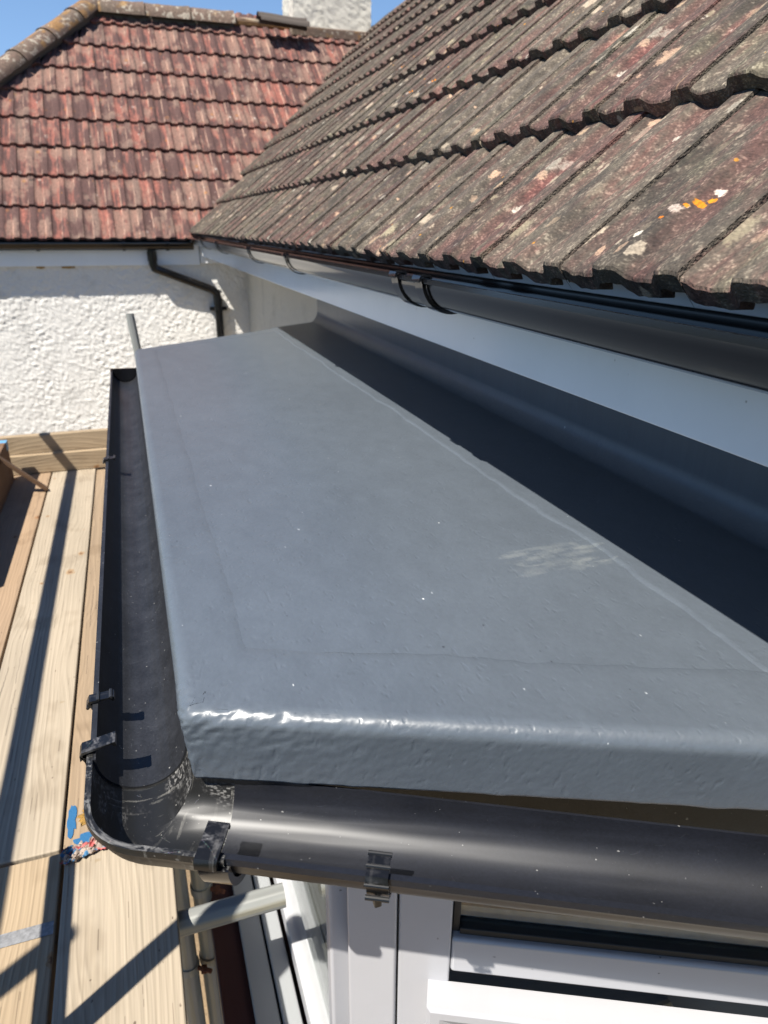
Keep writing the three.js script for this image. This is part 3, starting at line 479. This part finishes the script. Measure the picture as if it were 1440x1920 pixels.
// ------------------------------------------------------------------ the flat roof of the bay
const zn = (x) => -0.684 + 0.43 * x, zf = (x) => -3.305 - 0.72 * x, YS = -0.5;
const bayR = thing('flat_roof', 'flat bay roof freshly coated in satin grey with wrinkled rounded edge', 'flat roof', [0.5, YS - 0.1, -2]);
{
  part(bayR, 'deck', gridGeo(140, 420, (u, v) => { const x = 0.012 + u * 0.985, z = mix(zf(x) + 0.012, zn(x) - 0.012, Math.pow(v, 0.6)); const y = YS - 0.0018 + 0.0004 * n3(x * 5, z * 5, 1) + 0.0003 * n3(x * 13, z * 9, 3); return [x, y, z, x, z + 4.2]; }), M.coat);
  // edge trim: laps onto the deck, rounds over and hangs down the face
  const C = [V(1.02, 0, zf(1.02)), V(0, 0, zf(0)), V(0, 0, zn(0)), V(1.02, 0, zn(1.02))], D = [0.10, 0.092, 0.137];
  const nor = [0, 1, 2].map(i => { const d = C[i + 1].clone().sub(C[i]).normalize(); return V(-d.z, 0, d.x).multiplyScalar(1); });
  const inside = V(0.5, 0, -2); nor.forEach((n, i) => { if (inside.clone().sub(C[i]).dot(n) < 0) n.negate(); });
  const inter = (p, d, q, e) => { const cr = d.x * e.z - d.z * e.x, t = ((q.x - p.x) * e.z - (q.z - p.z) * e.x) / cr; return p.clone().addScaledVector(d, t); };
  const dirs = [0, 1, 2].map(i => C[i + 1].clone().sub(C[i]).normalize());
  const I = [C[0].clone().addScaledVector(nor[0], D[0])];
  for (const i of [1, 2]) I.push(inter(C[i].clone().addScaledVector(nor[i - 1], D[i - 1]), dirs[i - 1], C[i].clone().addScaledVector(nor[i], D[i]), dirs[i]));
  I.push(C[3].clone().addScaledVector(nor[2], D[2]));
  const out = [], inn = [], nn = [], cornerness = [], rad = [0.02, 0.009];
  const add = (o, i, n, c) => { out.push(o); inn.push(i); nn.push(n); cornerness.push(c); };
  for (let e = 0; e < 3; e++) {
    const L = C[e].distanceTo(C[e + 1]), a0 = e ? rad[e - 1] : 0, a1 = e < 2 ? rad[e] : 0, cnt = Math.round(L / 0.004);
    for (let k = 0; k <= cnt; k++) { const t = mix(a0 / L, 1 - a1 / L, k / cnt); add(C[e].clone().lerp(C[e + 1], t), I[e].clone().lerp(I[e + 1], k / cnt), nor[e], 0); }
    if (e < 2) { const A = C[e + 1].clone().addScaledVector(dirs[e], -a1), B = C[e + 1].clone().addScaledVector(dirs[e + 1], a1); for (let k = 1; k < 6; k++) { const t = k / 6, p = A.clone().multiplyScalar((1 - t) * (1 - t)).addScaledVector(C[e + 1], 2 * t * (1 - t)).addScaledVector(B, t * t); add(p, I[e + 1], nor[e].clone().lerp(nor[e + 1], t).normalize(), 1); } }
  }
  const prof = []; const r = 0.019;
  prof.push([1.0, -0.0020, 0], [0.95, -0.0012, 0.1], [0.86, -0.0003, 0.3], [0.75, 0, 0.4], [0.6, 0, 0.4], [0.4, 0, 0.5]);
  const P2 = [[0.028, 0], [0.021, 0]]; for (let i = 0; i <= 8; i++) { const a = Math.PI / 2 * i / 8; P2.push([r - Math.sin(a) * r, -r + Math.cos(a) * r]); }
  for (let i = 1; i <= 18; i++) P2.push([0.008 * i / 18, -r - (0.096 - r) * i / 18]);
  P2.push([0.0085, -0.0985], [0.012, -0.0995], [0.02, -0.098], [0.02, -0.06]);
  const cols = prof.length + P2.length, pos = [], uv = [], idx = []; let s = 0;
  out.forEach((o, k) => {
    if (k) s += o.distanceTo(out[k - 1]);
    const nearEdge = ss(-0.80, -0.66, o.z + 0), rough = nearEdge * (0.08 + 1.25 * Math.exp(-Math.max(0, o.x) / 0.13)) + 0.05;
    const put = (p, y, d) => {
      const w = (0.0036 * rough * (0.35 - Math.abs(n3(p.x * 46 + y * 30, y * 100 - p.x * 22, p.z * 46))) * Math.max(0, 0.5 + n3(p.x * 11, y * 11, 5)) + 0.0013 * rough * n3(p.x * 130, y * 160, p.z * 130)) * d;
      const q = p.clone().addScaledVector(nn[k], -w); pos.push(q.x, YS + y + w * 0.7, q.z); uv.push(q.x, q.z + 4.2 - y);
    };
    const wav = 1 + 0.05 * n3(s * 9, 2, 2) + 0.03 * n3(s * 30, 5, 2);
    const crisp = nearEdge > 0.5 && o.x > 0.10; for (const [f, y, d] of prof) put(o.clone().lerp(inn[k], f * wav), crisp && f > 0.8 && f < 1 ? (f > 0.9 ? -0.0002 : 0) : y, d * 0.35);
    for (const [d, y] of P2) { const droop = y < -0.09 ? -0.0035 * Math.max(0, n3(s * 26, 3, 8)) * nearEdge : 0; put(o.clone().addScaledVector(nn[k], d), y + droop, 1); }
  });
  for (let k = 0; k < out.length - 1; k++) for (let i = 0; i < cols - 1; i++) { const a = k * cols + i; idx.push(a, a + cols, a + 1, a + 1, a + cols, a + cols + 1); }
  const g = new THREE.BufferGeometry(); g.setAttribute('position', new THREE.Float32BufferAttribute(pos, 3)); g.setAttribute('uv', new THREE.Float32BufferAttribute(uv, 2)); g.setIndex(idx); g.computeVertexNormals();
  part(bayR, 'edge_trim', g, M.coat);
  // coating carried over the fillet and up the wall, lapped onto the deck with an uneven brushed edge
  const BP = [[0.690, -0.0026, 1], [0.694, 0.0002, 1], [0.70, 0.0012, 1], [0.76, 0.0014, 0.3], [0.86, 0.0014, 0], [0.955, 0.002, 0], [0.966, 0.005, 0], [0.978, 0.014, 0], [0.990, 0.027, 0], [0.9975, 0.042, 0], [1.0, 0.06, 0], [1.0, 0.24, 0], [1.004, 0.243, 0], [1.012, 0.243, 0]];
  const NZ = 900;
  const bg = gridGeo(BP.length - 1, NZ, (u, v) => { const [x, y, e] = BP[Math.round(u * (BP.length - 1))]; const v2 = Math.pow(v, 0.7), z = mix(zf(x), zn(x) - 0.0, v2); const w = e * (0.013 * n3(z * 3, 1, 1) + 0.008 * n3(z * 11, 4, 1) + 0.004 * Math.max(0, n3(z * 37, 4, 7))); return [x + w, YS + y + 0.0009 * n3(x * 9, z * 6, 2) * (y > 0.0005 ? 1 : 0), z, x, z + 4.2]; });
  const m = part(bayR, 'upstand_band', bg, M.coat); m.userData.label = 'coated strip lapped from wall onto deck with an uneven edge';
  const sh2 = new THREE.Shape([[0.06, -zf(0.075) - 0.07], [1.0, -zf(1.0) - 0.07], [1.0, -zn(1.0) + 0.07], [0.075, -zn(0.075) + 0.07]].map(p => new THREE.Vector2(...p)));
  part(bayR, 'fascia_board', boxUV(new THREE.ExtrudeGeometry(sh2, { depth: 0.212, bevelEnabled: false }).rotateX(-Math.PI / 2).translate(0, YS - 0.226, 0)), M.troughDirty);
}

// ------------------------------------------------------------------ the bay window under it
const WT = Math.atan(0.48), WD = V(Math.cos(WT), 0, Math.sin(WT)), WN = V(-Math.sin(WT), 0, Math.cos(WT)), W0 = V(0.2065, 0, -0.733);
function fbox(s0, s1, y0, y1, o0, o1, r = 0.004) { const g = box(s0, s1, y0, y1, o0, o1, r); g.applyMatrix4(new THREE.Matrix4().makeBasis(WD, V(0, 1, 0), WN).setPosition(W0)); return g; }
const bayW = thing('bay_window', 'white plastic framed bay window below the grey flat roof', 'window', [0.5, -H, -1.8]);
{
  const YT = -0.735, YB = -1.605;
  part(bayW, 'corner_post', clean(box(0.184, 0.2301, YB, YT, -0.800, -0.7725, 0.006), fbox(-0.00428, 0.07009, YB, YT, -0.055, 0.004, 0.005)), M.upvcFrame);
  // front light: outer frame, transom, top pane and a casement standing a little open
  const fr = part(bayW, 'front_frame', clean(fbox(0.07276, 0.1519, YB, YT, -0.06, 0.0, 0.004), fbox(0.1525, 1.016, YT - 0.062, YT, -0.06, 0.0, 0.004), fbox(0.1525, 1.016, -1.054, -0.9823, -0.06, 0.0, 0.006), fbox(0.1525, 1.016, YB, YB + 0.07, -0.06, 0.0), fbox(1.016, 1.091, YB, YT, -0.06, 0.0)), M.upvcFrame);
  part(fr, 'glazing_bead', clean(fbox(0.153, 0.1637, -0.9812, YT - 0.063, -0.04, -0.012, 0.002), fbox(0.1637, 1.011, -0.9812, -0.9684, -0.03, -0.008, 0.002)), M.gasket);
  part(fr, 'spacer_bar', fbox(0.1637, 1.011, -0.9684, -0.947, -0.034, -0.030, 0), M.galv);
  part(fr, 'pane', fbox(0.1642, 1.011, -0.9678, YT - 0.064, -0.024, -0.020, 0), M.glass);
  part(fr, 'gasket', fbox(0.1525, 1.016, -1.065, -1.055, -0.05, -0.01, 0), M.gasket);
  const cs = new THREE.Group(); cs.name = 'casement'; bayW.add(cs);
  // casement frame with mitred bevels
  const bev = (s0, s1, y0, y1, w, o) => {           // picture-frame section, bevelled towards the glass
    const sec = [[0, -0.035], [0, 0.008], [0.006, 0.012], [0.020, 0.012], [w - 0.004, -0.006], [w, -0.012], [w, -0.035]], g = [];
    const cor = [[s0, y0, 1, 1], [s1, y0, -1, 1], [s1, y1, -1, -1], [s0, y1, 1, -1]];
    for (let i = 0; i < 4; i++) { const a = cor[i], b = cor[(i + 1) % 4]; g.push(gridGeo(sec.length - 1, 1, (u, v) => { const [d, h] = sec[Math.round(u * (sec.length - 1))], c = v < 0.5 ? a : b; return [c[0] + c[2] * d, c[1] + c[3] * d, h + o, d, v]; })); }
    const m = toCreasedNormals(clean(...g), 0.3); m.applyMatrix4(new THREE.Matrix4().makeBasis(WD, V(0, 1, 0), WN).setPosition(W0)); return m;
  };
  const sash = part(cs, 'sash_frame', bev(0.12, 0.99, YB + 0.05, -1.076, 0.062, 0.034), M.upvcFrame);
  part(cs, 'pane', fbox(0.1819, 0.9363, YB + 0.11, -1.141, 0.006, 0.010, 0), M.glass);
  part(cs, 'screw_cap', clean(...[[0.232, -1.119], [0.367, -1.094], [0.262, -1.159]].map(([s, y]) => { const g = new THREE.SphereGeometry(0.0042, 10, 8); g.scale(1, 1, 0.4).translate(s, y, s > 0.3 ? 0.047 : 0.037); g.applyMatrix4(new THREE.Matrix4().makeBasis(WD, V(0, 1, 0), WN).setPosition(W0)); return g; })), M.gasket);
  // side light, seen from above along its length
  const sf = part(bayW, 'side_frame', clean(box(0.184, 0.2268, YB, YB + 0.06, -3.2, -0.803, 0.005), box(0.184, 0.2268, YT - 0.06, YT, -3.2, -0.803, 0.005), ...[-1.73, -2.59, -3.2].map(z => box(0.1862, 0.2247, YB + 0.061, YT - 0.061, z, z + 0.06, 0.004))), M.upvcFrame);
  for (const [a, b] of [[-1.668, -0.803], [-2.528, -1.732], [-3.138, -2.592]]) part(sf, 'pane', box(0.2033, 0.2087, YB + 0.058, YT - 0.058, a, b, 0), M.glass);
  part(bayW, 'sill', clean(box(0.137, 0.1776, YB - 0.035, YB - 0.012, -3.24, -0.7918, 0.004), box(0.08025, 0.1327, YB - 0.045, YB - 0.022, -3.24, -0.7704, 0.004)), M.sill);
  part(bayW, 'sill_groove', box(0.1284, 0.183, YB - 0.05, YB - 0.036, -3.24, -0.7918, 0), M.gasket);
  part(bayW, 'sill_course', clean(box(0.01284, 0.321, -1.776, -1.661, -3.28, -0.7062, 0.006)), M.maroon);
  part(bayW, 'lower_wall', clean(box(0.107, 1.0, -H, -1.776, -3.28, -0.749, 0), fbox(0, 1.07, -H, YB - 0.002, -0.16, -0.06, 0)), M.oldRender);
  part(bayW, 'room', clean(box(0.2354, 1.0, YB - 0.02, YB - 0.004, -3.2, -0.8025, 0), box(0.963, 0.9844, YB, YT, -3.2, -0.214, 0)), M.room);
}

// ------------------------------------------------------------------ scaffold
const BY = -1.25;
function board(label, x0, x1, z0, z1, y, mi, uo, group) {
  const g = box(x0, x1, y - 0.038, y, z0, z1, 0.004);
  const uv = g.attributes.uv; for (let i = 0; i < uv.count; i++) uv.setXY(i, uv.getX(i) + uo, uv.getY(i) + uo * 3.7);
  const t = new THREE.BufferGeometry().copy(g);
  return solo('scaffold_board', label, 'scaffold board', t, M.wood[mi], [(x0 + x1) / 2, y - 0.038, (z0 + z1) / 2], group);
}
board('pale scaffold board edging the gap beside the black bay gutter', -0.496, -0.277, -4.14, -1.312, BY, 0, 0.13, 'scaffold boards');
board('warm brown scaffold board running to the far toe board', -0.722, -0.503, -4.14, -1.312, BY, 1, 0.47, 'scaffold boards');
board('scaffold board half in shade behind the loose wood offcut', -0.948, -0.729, -4.14, -1.312, BY - 0.002, 3, 0.77, 'scaffold boards');
board('narrowly showing scaffold board with blue painted end beneath the gutter', -0.2735, -0.035, -4.14, -1.315, BY - 0.010, 3, 0.93, 'scaffold boards');
board('scaffold board with a galvanised strip across it', -0.491, -0.272, -1.302, 0.2, BY, 2, 0.21, 'scaffold boards');
board('cracked scaffold board crossed by a slanting shadow', -0.266, -0.049, -1.302, 0.2, BY - 0.001, 0, 0.61, 'scaffold boards');
board('scaffold board alongside the one with galvanised strip', -0.714, -0.497, -1.302, 0.2, BY, 1, 0.34, 'scaffold boards');
const flake = (rx, ry, sd, h = 0.0015) => { const pts = []; for (let i = 0; i < 22; i++) { const a = i / 22 * 6.2832, r = 1 + 0.55 * n3(Math.cos(a) * 1.7 + sd, Math.sin(a) * 1.7, sd * 3.1) + 0.3 * n3(Math.cos(a) * 5, Math.sin(a) * 5 + sd, 2); pts.push(new THREE.Vector2(Math.cos(a) * rx * r, Math.sin(a) * ry * r)); } return new THREE.ExtrudeGeometry(new THREE.Shape(pts), { depth: h, bevelEnabled: false }); };
solo('paint_patch', 'blue paint on the scaffold board end by the gutter corner', 'paint', clean(flake(0.036, 0.014, 1.3).rotateX(-Math.PI / 2).translate(-0.222, BY - 0.0097, -1.336), flake(0.010, 0.05, 4.7).rotateX(-Math.PI / 2).translate(-0.258, BY - 0.0097, -1.40)), M.bluePaint, [-0.22, BY - 0.01, -1.34]);
{
  const lump = new THREE.SphereGeometry(0.03, 26, 18); const p = lump.attributes.position;
  for (let i = 0; i < p.count; i++) { const v = V(p.getX(i), p.getY(i), p.getZ(i)), q = 1 + 0.9 * n3(v.x * 60, v.y * 60, v.z * 60) + 0.4 * n3(v.x * 140, v.y * 140, v.z * 140); v.multiplyScalar(q); p.setXYZ(i, v.x, v.y * 0.10, v.z * 0.8); }
  lump.computeVertexNormals(); solo('foam_blob', 'orange dried foam splat on board beside blue paint', 'foam', lump.translate(-0.213, BY - 0.009, -1.405), M.foam, [-0.213, BY - 0.0105, -1.405]);
  const g = gridGeo(60, 30, (u, v) => { const x = u - 0.5, z = v - 0.5; const fold = 0.55 * Math.abs(n3(x * 7, z * 11, 2)) + 0.4 * Math.abs(n3(x * 17, z * 19, 6)); return [-0.215 + 0.105 * x + 0.012 * n3(z * 9, x * 3, 5), BY + 0.002 + 0.032 * fold, -1.292 - 0.25 * 0.105 * x + 0.042 * z + 0.008 * n3(x * 9, z * 3, 1), u, v]; });
  const deb = tex(256, 128, (u, v, c) => { const f = fbm(u, v, 6, 5, 4, 3), b = ss(0.5, 0.56, fbm(u, v, 7, 4, 3, 13)), r = ss(0.58, 0.64, fbm(u, v, 6, 6, 3, 23)); c[0] = mix(mix(0.52, 0.66, f), 0.20, b); c[1] = mix(mix(0.46, 0.60, f), 0.40, b); c[2] = mix(mix(0.42, 0.55, f), 0.55, b); c[0] = mix(c[0], 0.66, r); c[1] = mix(c[1], 0.33, r); c[2] = mix(c[2], 0.32, r); });
  solo('crumpled_wrapper', 'crumpled grey wrapper with blue and red print on board joint', 'litter', g, std({ map: deb, roughness: 0.7, side: THREE.DoubleSide }), [-0.215, BY, -1.29]);
}
{
  const g = gridGeo(60, 8, (u, v) => [-0.46 + 0.185 * u, BY + 0.0015 + 0.0007 * Math.max(0, Math.sin(u * 150) * Math.sin(v * 12)), -1.132 + 0.030 * v + 0.020 * u * 0, u * 0.2, v * 0.03]);
  solo('nail_strip', 'galvanised metal strip nailed across a scaffold board', 'metal strip', g, M.bandSteel, [-0.37, BY, -1.115]);
}
const tubeThing = (label, a, b, group, base) => { const t = thing('scaffold_tube', label, 'scaffold tube', base || [a.x, Math.min(a.y, b.y), a.z], group); part(t, 'pipe', tube(a, b, 0.0242), M.galv); return t; };
function coupler(parent, x, y, z) {
  const g = tube(V(x, y - 0.012, z), V(x, y + 0.012, z), 0.0285, 16, 0.005); const c = part(parent, 'coupler', g, M.galv);
  const bolt = (dx, dz, l) => clean(tube(V(x + dx, y, z + dz), V(x + dx + l * 0.8, y + 0.004, z + dz + l * 0.6), 0.006, 6, 0.005), new THREE.CylinderGeometry(0.012, 0.012, 0.012, 6).rotateZ(1.3).translate(x + dx + l * 0.4, y + 0.002, z + dz + l * 0.3));
  part(c, 'bolt', bolt(0.02, 0.012, 0.045), M.rust);
}
const st1 = tubeThing('upright scaffold tube nearest the board edge under gutter corner', V(-0.055, -H, -1.43), V(-0.055, BY - 0.052, -1.43), 'scaffold tubes'); coupler(st1, -0.055, -1.87, -1.43);
const st2 = tubeThing('upright scaffold tube nearest the maroon sill under gutter corner', V(0.002, -H, -1.45), V(0.002, BY - 0.03, -1.45), 'scaffold tubes'); coupler(st2, 0.002, -1.88, -1.45); coupler(st2, 0.002, -1.62, -1.45);
{
  const t = tubeThing('stubby weathered scaffold tube pointing at the bay window glass', V(-0.9, BY - 0.065, -1.105), V(0.165, BY - 0.065, -1.10), 'scaffold tubes');
}
for (const z of [-2.45, -3.15]) tubeThing(z < -3 ? 'cross tube under the boards next to the toe board' : 'cross tube under the middle of the long boards', V(-1.35, BY - 0.076, z), V(0.0, BY - 0.076, z), 'scaffold tubes');
tubeThing('long ledger tube added under the boards to keep their gap dark', V(-0.262, BY - 0.127, -4.3), V(-0.262, BY - 0.127, -1.2), 'scaffold tubes');  // added tube: blocks the bright view through the gap so it stays dark
tubeThing('tilted scaffold tube standing up behind the flat roof corner', V(0.215, -H, -4.6), V(0.001, -0.488, -4.6), 'scaffold tubes', [0.2, -H, -4.6]);
tubeThing('upper guard rail tube beside the scaffold boards', V(-0.937, -0.25, -4.3), V(-0.937, -0.25, 0.8), 'scaffold tubes');
tubeThing('lower guard rail tube beside the scaffold boards', V(-0.535, -0.76, -1.12), V(-0.535, -0.76, 0.8), 'scaffold tubes');
tubeThing('raking brace tube beside the near scaffold boards', V(-0.045 - 0.54 * 0.95 + 0.09, BY + 0.95, -1.08 + 0.42 * 0.95 - 0.07), V(-0.315 - 0.54 * 0.25, BY + 0.25, -0.865 + 0.42 * 0.25), 'scaffold tubes');
tubeThing('upright scaffold tube carrying the guard rails', V(-0.985, -H, -0.6), V(-0.985, 0.1, -0.6), 'scaffold tubes');
tubeThing('far upright scaffold tube carrying the guard rails', V(-0.985, -H, -4.2), V(-0.985, 0.1, -4.2), 'scaffold tubes');
{
  const toe = thing('toe_board', 'pale toe board standing across the far end of the scaffold', 'toe board', [-0.4, BY, -4.08]);
  const turn = (g) => { const uv = g.attributes.uv; for (let i = 0; i < uv.count; i++) uv.setXY(i, uv.getY(i), uv.getX(i)); return g; };
  part(toe, 'plank', turn(box(-1.1, 0.05, BY + 0.002, BY + 0.105, -4.085, -4.045, 0.004)), M.wood[2]);
  part(toe, 'plank', turn(box(-1.1, 0.05, BY + 0.106, BY + 0.205, -4.12, -4.075, 0.004)), M.wood[2]);
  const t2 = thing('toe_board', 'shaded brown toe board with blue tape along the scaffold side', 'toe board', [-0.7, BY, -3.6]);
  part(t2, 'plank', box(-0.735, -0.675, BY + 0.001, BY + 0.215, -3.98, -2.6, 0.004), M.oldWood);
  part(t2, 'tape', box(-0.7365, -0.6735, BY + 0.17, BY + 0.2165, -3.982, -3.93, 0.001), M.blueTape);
  const a = V(-0.690, BY + 0.215, -3.70), b = V(-0.500, BY + 0.012, -3.74), L = a.distanceTo(b);
  const g = box(-0.02, 0.02, -0.009, 0.009, 0, L, 0.002); const d = b.clone().sub(a).normalize(), sd = V(0, 1, 0).cross(d).normalize();
  g.applyMatrix4(new THREE.Matrix4().makeBasis(sd, d.clone().cross(sd), d).setPosition(a));
  solo('wood_offcut', 'narrow wood offcut leaning from the brown toe board', 'offcut', g, M.oldWood, [-0.5, BY, -3.74]);
}

renderer.render(scene, camera);
